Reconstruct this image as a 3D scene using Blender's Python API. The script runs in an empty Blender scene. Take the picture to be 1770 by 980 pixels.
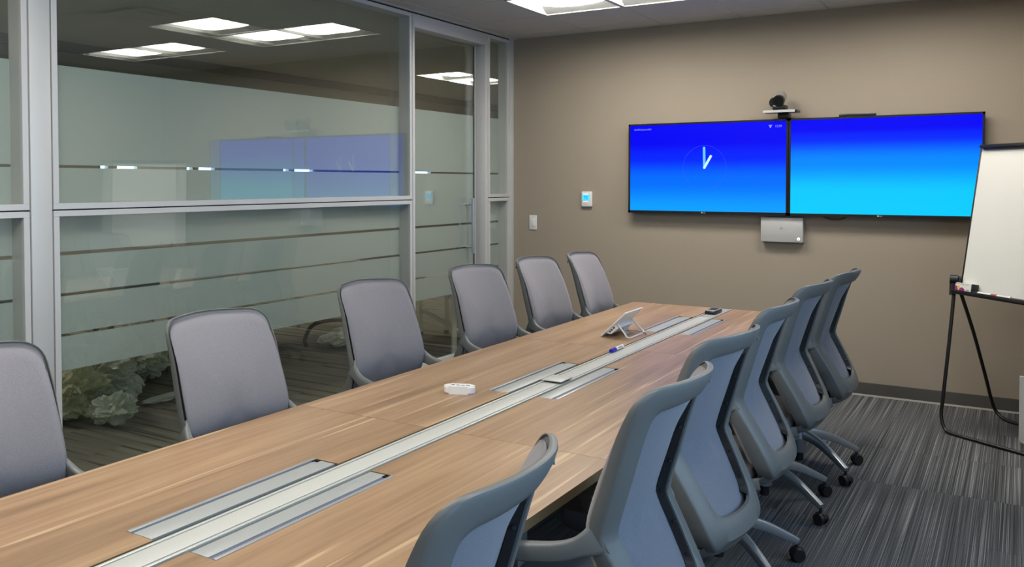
import bpy, bmesh, math, random
from mathutils import Vector, Matrix, noise
random.seed(7)
C = bpy.context.scene.collection
S = bpy.context.scene
PI = math.pi

# ------------------------------------------------------------ camera
cam = bpy.data.cameras.new('camera')
camo = bpy.data.objects.new('camera', cam); C.objects.link(camo)
cam.sensor_fit = 'HORIZONTAL'; cam.sensor_width = 36.0
cam.lens = 36.0 * 1486.04 / 1770
cam.shift_x = 0.0
cam.shift_y = -(490 - 355.17) / 1770
camo.location = (3.7474, -6.39, 1.4864)
camo.rotation_euler = (PI / 2 - 0.0267, 0.0, 0.5326)
cam.clip_start = 0.05
S.camera = camo

# ------------------------------------------------------------ world, light and exposure
world = bpy.data.worlds.new('daylight'); S.world = world
world.use_nodes = True
wn = world.node_tree.nodes; wl = world.node_tree.links
bgn = wn['Background']
SKY = 5.0
bgn.inputs[0].default_value = (0.48, 0.68, 1.0, 1)
bgn.inputs[1].default_value = SKY
LENS = 22.5            # brightness of the troffer lenses
S.view_settings.view_transform = 'Standard'
S.view_settings.look = 'None'
S.view_settings.exposure = 0.0
S.view_settings.gamma = 1.0
S.view_settings.use_curve_mapping = False
S.render.engine = 'CYCLES'
cy = S.cycles
cy.use_denoising = True
cy.max_bounces = 10; cy.diffuse_bounces = 5; cy.glossy_bounces = 4
cy.transparent_max_bounces = 24; cy.transmission_bounces = 6
cy.caustics_reflective = False; cy.caustics_refractive = False
cy.sample_clamp_indirect = 6.0

def portal(loc, rot, sx, sy):
    l = bpy.data.lights.new('window_daylight', 'AREA'); l.shape = 'RECTANGLE'; l.size = sx; l.size_y = sy
    l.cycles.is_portal = True
    o = bpy.data.objects.new('window_daylight', l); C.objects.link(o); o.location = loc; o.rotation_euler = rot
WIN_R = (-7.2, -2.55, 0.75, 2.35)      # window opening in the right wall: y0, y1, z0, z1
portal((4.66, (WIN_R[0] + WIN_R[1]) / 2, (WIN_R[2] + WIN_R[3]) / 2), (0, PI / 2, 0), WIN_R[3] - WIN_R[2], WIN_R[1] - WIN_R[0])

# ------------------------------------------------------------ materials
MAT = {}
def mat(name, col=(.5, .5, .5), rough=.5, metal=0.0, spec=.5, coat=0.0, emit=None, estr=0.0, sheen=0.0):
    m = bpy.data.materials.new(name); m.use_nodes = True
    b = m.node_tree.nodes['Principled BSDF']
    b.inputs['Base Color'].default_value = (*col, 1); b.inputs['Roughness'].default_value = rough
    b.inputs['Metallic'].default_value = metal; b.inputs['Specular IOR Level'].default_value = spec
    b.inputs['Coat Weight'].default_value = coat; b.inputs['Sheen Weight'].default_value = sheen
    if emit: b.inputs['Emission Color'].default_value = (*emit, 1); b.inputs['Emission Strength'].default_value = estr
    MAT[name] = m
    return m
def nd(m, t, **kw):
    n = m.node_tree.nodes.new(t)
    for k, v in kw.items():
        if k in n.inputs.keys(): n.inputs[k].default_value = v
        else: setattr(n, k, v)
    return n
def ln(m, a, b): m.node_tree.links.new(a, b)
def ramp(m, fac, stops):
    r = nd(m, 'ShaderNodeValToRGB'); e = r.color_ramp.elements
    while len(e) < len(stops): e.new(.5)
    for i, (p, c) in enumerate(stops): e[i].position = p; e[i].color = (*c, 1)
    ln(m, fac, r.inputs[0]); return r
def coords(m, scale=(1, 1, 1), kind='Object', loc=None):
    tc = nd(m, 'ShaderNodeTexCoord'); mp = nd(m, 'ShaderNodeMapping'); mp.inputs['Scale'].default_value = scale
    if loc: mp.inputs['Location'].default_value = loc
    ln(m, tc.outputs[kind], mp.inputs[0]); return mp.outputs[0]
def grain(m, scale, amount, strength=.15, dist=.002, detail=2):
    """fine speckle in colour and relief"""
    b = m.node_tree.nodes['Principled BSDF']; col = b.inputs['Base Color'].default_value[:3]
    n = nd(m, 'ShaderNodeTexNoise', Scale=scale, Detail=detail); ln(m, coords(m), n.inputs['Vector'])
    r = ramp(m, n.outputs['Fac'], [(.3, [c * (1 - amount) for c in col]), (.7, [min(1, c * (1 + amount)) for c in col])])
    ln(m, r.outputs[0], b.inputs['Base Color'])
    bp = nd(m, 'ShaderNodeBump', Strength=strength, Distance=dist); ln(m, n.outputs['Fac'], bp.inputs['Height'])
    ln(m, bp.outputs[0], b.inputs['Normal'])
    return m
grain(mat('wall_paint', (.335, .285, .225), .75, spec=.25), 260, .06, .2, .001)
mat('wall_dark', (.20, .18, .15), .8)
grain(mat('ceiling_tile', (.60, .59, .56), .9, spec=.1), 180, .05, .3, .002)
mat('ceiling_grid', (.5, .49, .47), .5)
mat('aluminium', (.60, .60, .585), .5, .2)
mat('gasket', (.012, .012, .013), .6)
mat('baseboard', (.085, .08, .072), .5)
mat('cream_strip', (.55, .53, .47), .6)
grain(mat('chair_plastic', (.126, .132, .128), .45, spec=.4), 900, .04, .08, .0005)
mat('chair_black', (.012, .013, .015), .38)
mat('silver_base', (.42, .45, .48), .33, .75)
mat('castor_black', (.010, .010, .011), .45)
mat('black_metal', (.010, .009, .008), .35)
mat('tv_black', (.010, .010, .013), .25)
mat('white_plastic', (.74, .73, .72), .35)
mat('white_board', (.74, .73, .68), .22, coat=.2)
mat('lens_emit', (.9, .9, .9), .5, emit=(1.0, .955, .87), estr=LENS)
mat('lens_office_added', (.9, .9, .9), .5, emit=(1.0, .97, .86), estr=LENS * 2.2)  # stronger lens for lights added out of sight to brighten the office
mat('reflector', (.42, .42, .41), .5)
mat('trim_white', (.72, .72, .70), .35)
mat('tray_grey', (.33, .34, .33), .45, .15)
mat('tray_slot', (.10, .115, .17), .5)
mat('tray_edge', (.36, .37, .38), .35, .4)
mat('channel_rail', (.52, .52, .48), .35, .3)
mat('channel_cover', (.44, .44, .41), .45)
mat('table_under', (.10, .09, .08), .7)
mat('dark_line', (.010, .010, .010), .95, spec=.05)
mat('codec_face', (.46, .46, .45), .45, .1)
mat('codec_silver', (.40, .40, .40), .4, .5)
mat('mark_grey', (.22, .22, .22), .5)
mat('shelf_silver', (.55, .56, .55), .35, .5)
mat('thermo_screen', (.05, .3, .5), .3, emit=(.02, .60, 1.0), estr=1.0)
mat('digit_blue', (.02, .12, .35), .5)
mat('led_white', (.8, .8, .8), .4, emit=(1, 1, 1), estr=.9)
mat('magenta', (.33, .02, .16), .5)
mat('yellow', (.75, .48, .12), .5)
mat('marker_blue', (.01, .01, .42), .35)
mat('marker_red', (.45, .05, .02), .4)
mat('blue_object', (.03, .06, .25), .5)
mat('desk_white', (.80, .81, .73), .4)
mat('office_wall', (.30, .285, .24), .85)
mat('office_ceiling', (.48, .48, .42), .9)
mat('desk_leg', (.50, .50, .44), .4)
mat('cable_grey', (.25, .22, .19), .5)
mat('glass_dark', (.005, .005, .006), .1)

def fabric(name, c1, c2, scale):
    m = mat(name, c1, .9, spec=.15, sheen=.25); b = m.node_tree.nodes['Principled BSDF']
    n = nd(m, 'ShaderNodeTexNoise', Scale=scale, Detail=3); ln(m, coords(m), n.inputs['Vector'])
    r = ramp(m, n.outputs['Fac'], [(.35, c1), (.65, c2)]); ln(m, r.outputs[0], b.inputs['Base Color'])
    w = nd(m, 'ShaderNodeTexVoronoi', Scale=scale * 1.4); ln(m, coords(m), w.inputs['Vector'])
    bp = nd(m, 'ShaderNodeBump', Strength=.25, Distance=.0008); ln(m, w.outputs['Distance'], bp.inputs['Height']); ln(m, bp.outputs[0], b.inputs['Normal'])
fabric('fabric_front', (.178, .170, .186), (.222, .213, .230), 420)
fabric('fabric_back', (.145, .155, .185), (.185, .195, .23), 420)
fabric('fabric_seat', (.09, .09, .10), (.12, .12, .13), 420)

# wood laminate: long grain along Y
def wood():
    m = mat('wood', (.4, .26, .16), .36, spec=.42); b = m.node_tree.nodes['Principled BSDF']
    oi = nd(m, 'ShaderNodeObjectInfo')
    tc = nd(m, 'ShaderNodeTexCoord')
    ad = nd(m, 'ShaderNodeVectorMath', operation='ADD')
    mu = nd(m, 'ShaderNodeMath', operation='MULTIPLY'); mu.inputs[1].default_value = 7.3; ln(m, oi.outputs['Random'], mu.inputs[0])
    ln(m, tc.outputs['Object'], ad.inputs[0]); ln(m, mu.outputs[0], ad.inputs[1])
    def mp(sc):
        x = nd(m, 'ShaderNodeMapping'); x.inputs['Scale'].default_value = sc; ln(m, ad.outputs[0], x.inputs[0]); return x.outputs[0]
    n1 = nd(m, 'ShaderNodeTexNoise', Scale=1.0, Detail=4, Distortion=.6); ln(m, mp((7, .55, 3)), n1.inputs['Vector'])
    n2 = nd(m, 'ShaderNodeTexNoise', Scale=1.0, Detail=6, Distortion=.25); ln(m, mp((70, 2.0, 3)), n2.inputs['Vector'])
    n3 = nd(m, 'ShaderNodeTexNoise', Scale=1.0, Detail=2, Distortion=.15); ln(m, mp((26, .42, 3)), n3.inputs['Vector'])
    r1 = ramp(m, n1.outputs['Fac'], [(.30, (.225, .136, .074)), (.50, (.315, .198, .112)), (.70, (.385, .252, .148))])
    r2 = ramp(m, n2.outputs['Fac'], [(.32, (.80, .78, .76)), (.60, (1.04, 1.04, 1.04))])
    mx = nd(m, 'ShaderNodeMix', data_type='RGBA', blend_type='MULTIPLY'); mx.inputs[0].default_value = 1
    ln(m, r1.outputs[0], mx.inputs[6]); ln(m, r2.outputs[0], mx.inputs[7])
    r3 = ramp(m, n3.outputs['Fac'], [(.0, (0, 0, 0)), (.635, (0, 0, 0)), (.655, (.65, .65, .65)), (.69, (.1, .1, .1)), (1, (0, 0, 0))])
    m2 = nd(m, 'ShaderNodeMix', data_type='RGBA'); ln(m, r3.outputs[0], m2.inputs[0]); ln(m, mx.outputs[2], m2.inputs[6]); m2.inputs[7].default_value = (.60, .435, .27, 1)
    ln(m, m2.outputs[2], b.inputs['Base Color'])
    bp = nd(m, 'ShaderNodeBump', Strength=.06, Distance=.001); ln(m, n2.outputs['Fac'], bp.inputs['Height']); ln(m, bp.outputs[0], b.inputs['Normal'])
wood()
mat('wood_edge', (.20, .145, .07), .5)

def carpet(name, axis, cols, scale, rand=True, stops=None):
    m = mat(name, cols[0], .95, spec=.05); b = m.node_tree.nodes['Principled BSDF']
    oi = nd(m, 'ShaderNodeObjectInfo'); tc = nd(m, 'ShaderNodeTexCoord')
    ad = nd(m, 'ShaderNodeVectorMath', operation='ADD'); mu = nd(m, 'ShaderNodeMath', operation='MULTIPLY'); mu.inputs[1].default_value = 9.7 if rand else 0
    ge = nd(m, 'ShaderNodeNewGeometry'); cb = nd(m, 'ShaderNodeCombineXYZ')
    ln(m, oi.outputs['Random'], mu.inputs[0]); ln(m, ge.outputs['Position'], ad.inputs[0]); ln(m, mu.outputs[0], cb.inputs['Y' if axis == 'x' else 'X']); ln(m, cb.outputs[0], ad.inputs[1])
    mu.inputs[1].default_value = .9 if axis == 'x' else 5.0
    def mp(sc):
        x = nd(m, 'ShaderNodeMapping'); x.inputs['Scale'].default_value = sc; ln(m, ad.outputs[0], x.inputs[0]); return x.outputs[0]
    s = (scale, .8, .5) if axis == 'x' else (.8, scale, .5)
    n1 = nd(m, 'ShaderNodeTexNoise', Scale=1.0, Detail=1.5); ln(m, mp(s), n1.inputs['Vector'])
    n2 = nd(m, 'ShaderNodeTexNoise', Scale=330, Detail=2); ln(m, ad.outputs[0], n2.inputs['Vector'])
    n = len(cols); r = ramp(m, n1.outputs['Fac'], [((stops[i] if stops else .34 + .34 * i / (n - 1)), c) for i, c in enumerate(cols)])
    r2 = ramp(m, n2.outputs['Fac'], [(.3, (.55, .55, .55)), (.7, (1.3, 1.3, 1.3))])
    mx = nd(m, 'ShaderNodeMix', data_type='RGBA', blend_type='MULTIPLY'); mx.inputs[0].default_value = 1
    ln(m, r.outputs[0], mx.inputs[6]); ln(m, r2.outputs[0], mx.inputs[7]); ln(m, mx.outputs[2], b.inputs['Base Color'])
    bp = nd(m, 'ShaderNodeBump', Strength=.5, Distance=.003); ln(m, n2.outputs['Fac'], bp.inputs['Height']); ln(m, bp.outputs[0], b.inputs['Normal'])
carpet('carpet_room', 'x', [(.050, .050, .051), (.090, .091, .093), (.145, .147, .149), (.33, .33, .325)], 270, stops=(.32, .46, .58, .72))
carpet('carpet_office', 'y', [(.085, .075, .055), (.20, .178, .138), (.225, .20, .158), (.27, .245, .20)], 20, stops=(.36, .43, .58, .75))

def glass(name, tint=(.93, .96, .94), bump=0.0):
    m = bpy.data.materials.new(name); m.use_nodes = True; t = m.node_tree; t.nodes.remove(t.nodes['Principled BSDF'])
    out = t.nodes['Material Output']
    tr = nd(m, 'ShaderNodeBsdfTransparent'); tr.inputs[0].default_value = (*tint, 1)
    gl = nd(m, 'ShaderNodeBsdfGlossy'); gl.inputs['Roughness'].default_value = 0.0; gl.inputs[0].default_value = (1, 1, 1, 1)
    fr = nd(m, 'ShaderNodeFresnel'); ge = nd(m, 'ShaderNodeNewGeometry')   # thin pane: same reflectance from both faces
    mr = nd(m, 'ShaderNodeMapRange'); mr.inputs['To Min'].default_value = 1.5; mr.inputs['To Max'].default_value = 1 / 1.5
    ln(m, ge.outputs['Backfacing'], mr.inputs['Value']); ln(m, mr.outputs[0], fr.inputs['IOR'])
    mu = nd(m, 'ShaderNodeMath', operation='MULTIPLY'); mu.inputs[1].default_value = 2.0; mu.use_clamp = True; ln(m, fr.outputs[0], mu.inputs[0])
    mx = nd(m, 'ShaderNodeMixShader'); ln(m, mu.outputs[0], mx.inputs[0]); ln(m, tr.outputs[0], mx.inputs[1]); ln(m, gl.outputs[0], mx.inputs[2]); ln(m, mx.outputs[0], out.inputs[0])
    MAT[name] = m
glass('glass')
def film():
    m = bpy.data.materials.new('frosted_film'); m.use_nodes = True; t = m.node_tree; t.nodes.remove(t.nodes['Principled BSDF'])
    out = t.nodes['Material Output']
    d = nd(m, 'ShaderNodeBsdfDiffuse'); d.inputs[0].default_value = (.66, .715, .69, 1)
    tl = nd(m, 'ShaderNodeBsdfTranslucent'); tl.inputs[0].default_value = (.62, .66, .60, 1)
    mx = nd(m, 'ShaderNodeMixShader'); mx.inputs[0].default_value = .38
    ln(m, d.outputs[0], mx.inputs[1]); ln(m, tl.outputs[0], mx.inputs[2]); ln(m, mx.outputs[0], out.inputs[0]); MAT['frosted_film'] = m
film()
def plastic_bag(name, c, tr=.35):
    m = bpy.data.materials.new(name); m.use_nodes = True; t = m.node_tree; b = t.nodes['Principled BSDF']; out = t.nodes['Material Output']
    b.inputs['Base Color'].default_value = (*c, 1); b.inputs['Roughness'].default_value = .35
    tl = nd(m, 'ShaderNodeBsdfTranslucent'); tl.inputs[0].default_value = (*c, 1)
    mx = nd(m, 'ShaderNodeMixShader'); mx.inputs[0].default_value = tr
    ln(m, b.outputs[0], mx.inputs[1]); ln(m, tl.outputs[0], mx.inputs[2]); ln(m, mx.outputs[0], out.inputs[0]); MAT[name] = m
plastic_bag('bag_yellowish', (.74, .73, .52)); plastic_bag('bag_white', (.80, .82, .70)); plastic_bag('bag_bright', (.86, .86, .76), .2)
def screen(name, stops):
    m = mat(name, (0, 0, 0), .35, spec=.12); b = m.node_tree.nodes['Principled BSDF']
    tc = nd(m, 'ShaderNodeTexCoord'); sx = nd(m, 'ShaderNodeSeparateXYZ'); ln(m, tc.outputs['Generated'], sx.inputs[0])
    r = ramp(m, sx.outputs['Z'], stops); r.color_ramp.interpolation = 'EASE'
    ln(m, r.outputs[0], b.inputs['Emission Color']); b.inputs['Emission Strength'].default_value = 1.0
screen('screen_left', [(0, (.004, .36, 1.0)), (.35, (.0, .16, 1.0)), (.62, (.0, .018, 1.0)), (.8, (.0, .0, .95)), (1, (0, 0, .95))])
screen('screen_right', [(0, (.004, .62, 1.0)), (.22, (.004, .60, 1.0)), (.55, (.0, .26, 1.0)), (.80, (.0, .02, 1.0)), (.9, (.0, .0, .95)), (1, (0, 0, .95))])
mat('screen_ink', (0, 0, 0), .5, emit=(.28, .34, 1.0), estr=1.0)
mat('screen_ring', (0, 0, 0), .5, emit=(.02, .09, 1.0), estr=1.0)
mat('hand_cyan', (0, 0, 0), .5, emit=(.12, .62, 1.0), estr=1.0)
mat('hand_white', (0, 0, 0), .5, emit=(.62, .95, 1.0), estr=1.0)

# ------------------------------------------------------------ mesh helpers
def link(name, me, parent=None, m=None):
    o = bpy.data.objects.new(name, me); C.objects.link(o)
    if m: me.materials.clear(); me.materials.append(MAT[m])
    if parent: o.parent = parent
    return o
def finish(name, bm, m, parent=None, smooth=False, loc=None, rot=None, angle=None):
    bmesh.ops.recalc_face_normals(bm, faces=bm.faces)
    me = bpy.data.meshes.new(name); bm.to_mesh(me); bm.free()
    if smooth:
        for p in me.polygons: p.use_smooth = True
        if angle: me.set_sharp_from_angle(angle=math.radians(angle))
    o = link(name, me, parent, m)
    if loc: o.location = loc
    if rot: o.rotation_euler = rot
    return o
def abox(bm, x0, x1, y0, y1, z0, z1, bev=0.0, seg=2, mx=None):
    x0, x1 = sorted((x0, x1)); y0, y1 = sorted((y0, y1)); z0, z1 = sorted((z0, z1))
    r = bmesh.ops.create_cube(bm, size=1)
    vs = r['verts']
    for v in vs: v.co = Vector(((x0 + x1) / 2 + v.co.x * (x1 - x0), (y0 + y1) / 2 + v.co.y * (y1 - y0), (z0 + z1) / 2 + v.co.z * (z1 - z0)))
    if bev > 0:
        es = list({e for v in vs for e in v.link_edges}); r = bmesh.ops.bevel(bm, geom=es, offset=bev, segments=seg, profile=.5, affect='EDGES'); vs = list({v for f in r['faces'] for v in f.verts} | {v for v in vs if v.is_valid})
    if mx: bmesh.ops.transform(bm, matrix=mx, verts=vs)
    return vs
def box(name, x0, x1, y0, y1, z0, z1, m, parent=None, bev=0.0, smooth=False):
    bm = bmesh.new(); abox(bm, x0, x1, y0, y1, z0, z1, bev); return finish(name, bm, m, parent, smooth or bev > 0, angle=40)
def acyl(bm, p0, p1, r0, r1=None, n=20, cap=True):
    r1 = r0 if r1 is None else r1; p0 = Vector(p0); p1 = Vector(p1); d = p1 - p0
    r = bmesh.ops.create_cone(bm, cap_ends=cap, cap_tris=False, segments=n, radius1=r0, radius2=r1, depth=d.length)
    M = Matrix.Translation((p0 + p1) / 2) @ d.to_track_quat('Z', 'Y').to_matrix().to_4x4()
    bmesh.ops.transform(bm, matrix=M, verts=r['verts']); return r['verts']
def smoothpath(pts, n=8):
    P = [Vector(p) for p in pts]; out = []
    for i in range(len(P) - 1):
        a = P[max(i - 1, 0)]; b = P[i]; c = P[i + 1]; d = P[min(i + 2, len(P) - 1)]
        for k in range(n):
            t = k / n
            out.append(.5 * ((2 * b) + (c - a) * t + (2 * a - 5 * b + 4 * c - d) * t * t + (3 * b - a - 3 * c + d) * t ** 3))
    out.append(P[-1]); return out
def sweep(bm, path, sec, up=Vector((0, 0, 1)), scale=None, closed=False):
    """sec: list of (side, up) offsets; path: list of Vectors"""
    rings = []; n = len(path)
    for i, p in enumerate(path):
        a = path[(i - 1) % n] if (closed or i > 0) else p; b = path[(i + 1) % n] if (closed or i < n - 1) else p
        t = (b - a).normalized(); side = t.cross(up)
        if side.length < 1e-4: side = Vector((0, 1, 0))
        side.normalize(); u = side.cross(t).normalized()
        s = scale(i / (n - 1)) if scale else (1, 1)
        rings.append([bm.verts.new(p + side * (x * s[0]) + u * (y * s[1])) for x, y in sec])
    m = len(sec)
    for i in range(n if closed else n - 1):
        A = rings[i]; B = rings[(i + 1) % n]
        for k in range(m): bm.faces.new((A[k], A[(k + 1) % m], B[(k + 1) % m], B[k]))
    if not closed: bm.faces.new(rings[0][::-1]); bm.faces.new(rings[-1])
def circ(r, n=10): return [(r * math.cos(2 * PI * k / n), r * math.sin(2 * PI * k / n)) for k in range(n)]
def rrect(w, h, r, n=4):
    out = []
    for cx, cy_, a0 in ((w / 2 - r, h / 2 - r, 0), (-w / 2 + r, h / 2 - r, 90), (-w / 2 + r, -h / 2 + r, 180), (w / 2 - r, -h / 2 + r, 270)):
        for k in range(n + 1): a = math.radians(a0 + 90 * k / n); out.append((cx + r * math.cos(a), cy_ + r * math.sin(a)))
    return out
def tube(name, pts, r, m, parent=None, n=8, seg=10):
    bm = bmesh.new(); sweep(bm, smoothpath(pts, n) if n > 1 else [Vector(p) for p in pts], circ(r, seg)); return finish(name, bm, m, parent, True)
def prism(bm, poly, z0, z1, mx=None):
    a = [bm.verts.new((x, y, z0)) for x, y in poly]; b = [bm.verts.new((x, y, z1)) for x, y in poly]; n = len(poly)
    for i in range(n): bm.faces.new((a[i], a[(i + 1) % n], b[(i + 1) % n], b[i]))
    bm.faces.new(a[::-1]); bm.faces.new(b)
    if mx: bmesh.ops.transform(bm, matrix=mx, verts=a + b)
def text_mesh(name, s, size, m, parent, mx, extrude=.0004, align='LEFT'):
    cu = bpy.data.curves.new(name, 'FONT'); cu.body = s; cu.size = size; cu.extrude = extrude; cu.align_x = align
    t = bpy.data.objects.new(name, cu); C.objects.link(t); bpy.context.view_layer.update()
    me = bpy.data.meshes.new_from_object(t.evaluated_get(bpy.context.evaluated_depsgraph_get()))
    bpy.data.objects.remove(t); me.transform(mx); me.name = name
    return link(name, me, parent, m)
def empty(name, loc, rz=0.0):
    o = bpy.data.objects.new(name, None); C.objects.link(o); o.location = loc; o.rotation_euler = (0, 0, rz); o.empty_display_size = .1; return o
def tag(o, label, cat, group=None):
    o['label'] = label; o['category'] = cat
    if group: o['group'] = group
    return o
def struct(o, label=None):
    o['kind'] = 'structure'
    if label: o['label'] = label
    return o

# ------------------------------------------------------------ setting: shell
H = 2.709; XR = 4.6; YN = -8.5; T = .6096; X0 = .139
fl = struct(box('floor', -.1, XR, YN, 0, -.12, -.006, 'carpet_room'), 'dark charcoal carpet with fine pale stripes')
me = None
nx0, ny = -1, 0
def piece(name, x0, x1, y0, y1, z0, z1, m, parent, cache={}, gap=.0):
    key = (name, round(x1 - x0, 3), round(y1 - y0, 3))
    if key not in cache:
        bm = bmesh.new(); w = (x1 - x0) / 2 - gap; d = (y1 - y0) / 2 - gap; abox(bm, -w, w, -d, d, z0, z1)
        bmesh.ops.recalc_face_normals(bm, faces=bm.faces)
        mm = bpy.data.meshes.new(name); bm.to_mesh(mm); bm.free(); mm.materials.append(MAT[m]); cache[key] = mm
    o = bpy.data.objects.new(name, cache[key]); C.objects.link(o); o.location = ((x0 + x1) / 2, (y0 + y1) / 2, 0); o.parent = parent
    return o
# carpet tiles, stripes running away from the camera side of the room
y = 0.0
while y > YN + .01:
    y1 = y; y0 = max(y - T, YN); x = 0.0
    while x < XR - .01:
        x1 = min(x + T, XR); piece('carpet_tile', x, x1, y0, y1, -.006, 0, 'carpet_room', fl, gap=.0006); x = x1
    y = y0
struct(box('wall_back', -.12, XR + .12, 0, .14, -.12, H + .3, 'wall_paint'), 'taupe painted wall behind the two screens')
bm = bmesh.new(); y0, y1, z0, z1 = WIN_R
abox(bm, XR, XR + .14, YN - .14, y0, -.12, H + .3); abox(bm, XR, XR + .14, y1, .14, -.12, H + .3)
abox(bm, XR, XR + .14, y0, y1, -.12, z0); abox(bm, XR, XR + .14, y0, y1, z1, H + .3)
struct(finish('wall_right', bm, 'wall_paint'))
struct(box('wall_front', -.12, XR + .12, YN - .14, YN, -.12, H + .3, 'wall_paint'))
# window in the right wall
wr = struct(empty('window_4', (XR + .07, 0, 0)))
bm = bmesh.new()
for yy in (y0 + .025, (2 * y0 + y1) / 3, (y0 + 2 * y1) / 3, y1 - .025): abox(bm, -.04, .04, yy - .025, yy + .025, z0, z1)
for zz in (z0 + .025, z1 - .025): abox(bm, -.04, .04, y0, y1, zz - .025, zz + .025)
finish('window_frame', bm, 'aluminium', wr)
box('glass_pane', -.003, .003, y0 + .03, y1 - .03, z0 + .03, z1 - .03, 'glass', wr)
bb = struct(box('baseboard_back', 0, XR, -.012, 0, .012, .092, 'baseboard'))
box('floor_strip', 0, XR, -.014, .0, 0, .012, 'cream_strip', bb)

# ceiling: board above, grid and single tiles
ce = struct(box('ceiling', -.12, XR + .12, YN - .14, .14, H + .19, H + .3, 'ceiling_tile'), 'grey-lit suspended ceiling of square tiles')
GX = [0] + [X0 + T * k for k in range(8)] + [XR]; GX = [g for g in GX if g <= XR]
GY = [0, -.2] + [-.2 - T * k for k in range(1, 14)] + [YN]; GY = [g for g in GY if g >= YN]
def cell(i, j): return (round(GX[i], 3), round(GY[j + 1], 3))
LIGHTS = {(2, 2), (3, 2), (3, 3), (5, 2), (6, 2), (2, 8), (3, 8), (3, 9), (5, 8), (3, 12), (5, 12)}; VENTS = {(3, 4)}
for i in range(len(GX) - 1):
    for j in range(len(GY) - 1):
        if (i, j) in LIGHTS or (i, j) in VENTS: continue
        piece('ceiling_tile', GX[i], GX[i + 1], GY[j + 1], GY[j], H + .001, H + .018, 'ceiling_tile', ce, gap=.006)
bm = bmesh.new()
for g in GX[1:-1]: abox(bm, g - .0075, g + .0075, YN, 0, H + .004, H + .03)
for g in GY[1:-1]: abox(bm, 0, XR, g - .0075, g + .0075, H + .004, H + .03)
finish('ceiling_grid', bm, 'ceiling_grid', ce)
abm = bmesh.new(); abox(abm, 0, .02, YN, 0, H - .004, H + .012); abox(abm, 0, XR, -.012, 0, H + .0, H + .012)
finish('wall_angle', abm, 'ceiling_grid', ce)

# ------------------------------------------------------------ setting: glazed partition
def frame_ring(name, y0, y1, z0, z1, w, parent, x0=-.1, x1=0.0, m='aluminium', wt=None, wb=None):
    wt = w if wt is None else wt; wb = w if wb is None else wb
    for nm, a in (('frame_rail', (x0, x1, y0, y1, z1 - wt, z1)), ('frame_rail', (x0, x1, y0, y1, z0, z0 + wb)),
                  ('frame_stile', (x0, x1, y0, y0 + w, z0 + wb, z1 - wt)), ('frame_stile', (x0, x1, y1 - w, y1, z0 + wb, z1 - wt))):
        bm = bmesh.new(); abox(bm, *a, bev=.0012, seg=1); finish(nm, bm, m, parent)
def quad(name, x, y0, y1, z0, z1, m, parent):
    bm = bmesh.new(); bm.faces.new([bm.verts.new(p) for p in ((x, y0, z0), (x, y1, z0), (x, y1, z1), (x, y0, z1))]); return finish(name, bm, m, parent)
BANDS = [(.605, .766), (.779, .955), (.969, 1.146), (1.163, 1.555), (1.568, 2.030)]
RAIL = 1.3615
def films(y0, y1, z0, z1, parent, x=-.0945):
    for a, b in BANDS:
        a2, b2 = max(a, z0), min(b, z1)
        if b2 - a2 > .01: quad('film_band', x, y0, y1, a2, b2, 'frosted_film', parent)
def module(n, y0, y1, label):
    p = struct(empty('window_%d' % n, (0, 0, 0)), label); w = .027
    for z0, z1 in ((.02, RAIL - .003), (RAIL + .003, H - .012)):
        frame_ring('f', y0, y1, z0, z1, w, p, wb=.045 if z0 < .1 else w)
        zb = z0 + (.045 if z0 < .1 else w)
        quad('glass_pane', -.012, y0 + w, y1 - w, zb, z1 - w, 'glass', p)
        quad('glass_pane', -.092, y0 + w, y1 - w, zb, z1 - w, 'glass', p)
        films(y0 + w, y1 - w, zb, z1 - w, p)
    box('gasket', -.085, -.02, y0, y1, RAIL - .003, RAIL + .003, 'gasket', p)
    box('shadow_gap', -.085, -.015, y0, y1, H - .012, H, 'gasket', p)
    box('floor_channel', -.085, -.015, y0, y1, 0, .02, 'gasket', p)
module(1, YN, -4.210, 'double-glazed frosted pane left of the wide silver post')
module(2, -4.101, -1.438, 'large double-glazed pane with frosted film bands and two silver frames')
module(3, -.412, -.072, 'narrow glazed sidelight beside the glass door')
struct(box('trim_1', -.1, .0, -4.203, -4.108, 0, H, 'aluminium', bev=.001), 'wide flat silver post of the glass partition')
struct(box('trim_2', -.1, .0, -.066, -.0, 0, H, 'aluminium', bev=.001), 'silver end channel at the wall')
for k, (a, b) in enumerate(((-4.210, -4.203), (-4.108, -4.101), (-1.438, -1.432), (-.418, -.412), (-.072, -.066))):
    struct(box('trim_%d' % (3 + k), -.085, -.012, a, b, 0, H, 'gasket'))
# door
dr = struct(empty('door_1', (0, 0, 0)), 'frameless frosted glass door with long steel pull handle')
box('door_frame', -.10, 0, -1.432, -1.405, 0, H - .012, 'aluminium', dr, bev=.001)
box('door_frame', -.10, 0, -.455, -.418, 0, H - .012, 'aluminium', dr, bev=.001)
box('door_header', -.10, 0, -1.405, -.455, 2.602, H - .012, 'aluminium', dr, bev=.001)
box('shadow_gap', -.085, -.015, -1.432, -.418, H - .012, H, 'gasket', dr)
lf = box('glass_leaf', -.100, -.090, -1.395, -.487, .01, 2.592, 'glass', dr)
box('door_edge', -.101, -.089, -.487, -.4835, .01, 2.592, 'gasket', dr)
box('door_stop', -.106, -.096, -.478, -.458, .0, 2.6, 'aluminium', dr)
films(-1.395, -.487, .01, 2.59, dr, x=-.1015)
box('door_rail', -.112, -.078, -1.395, -.487, .008, .130, 'aluminium', dr, bev=.002)
hb = bmesh.new(); acyl(hb, (-.035, -.59, .915), (-.035, -.59, 1.36), .0125, n=16)
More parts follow.
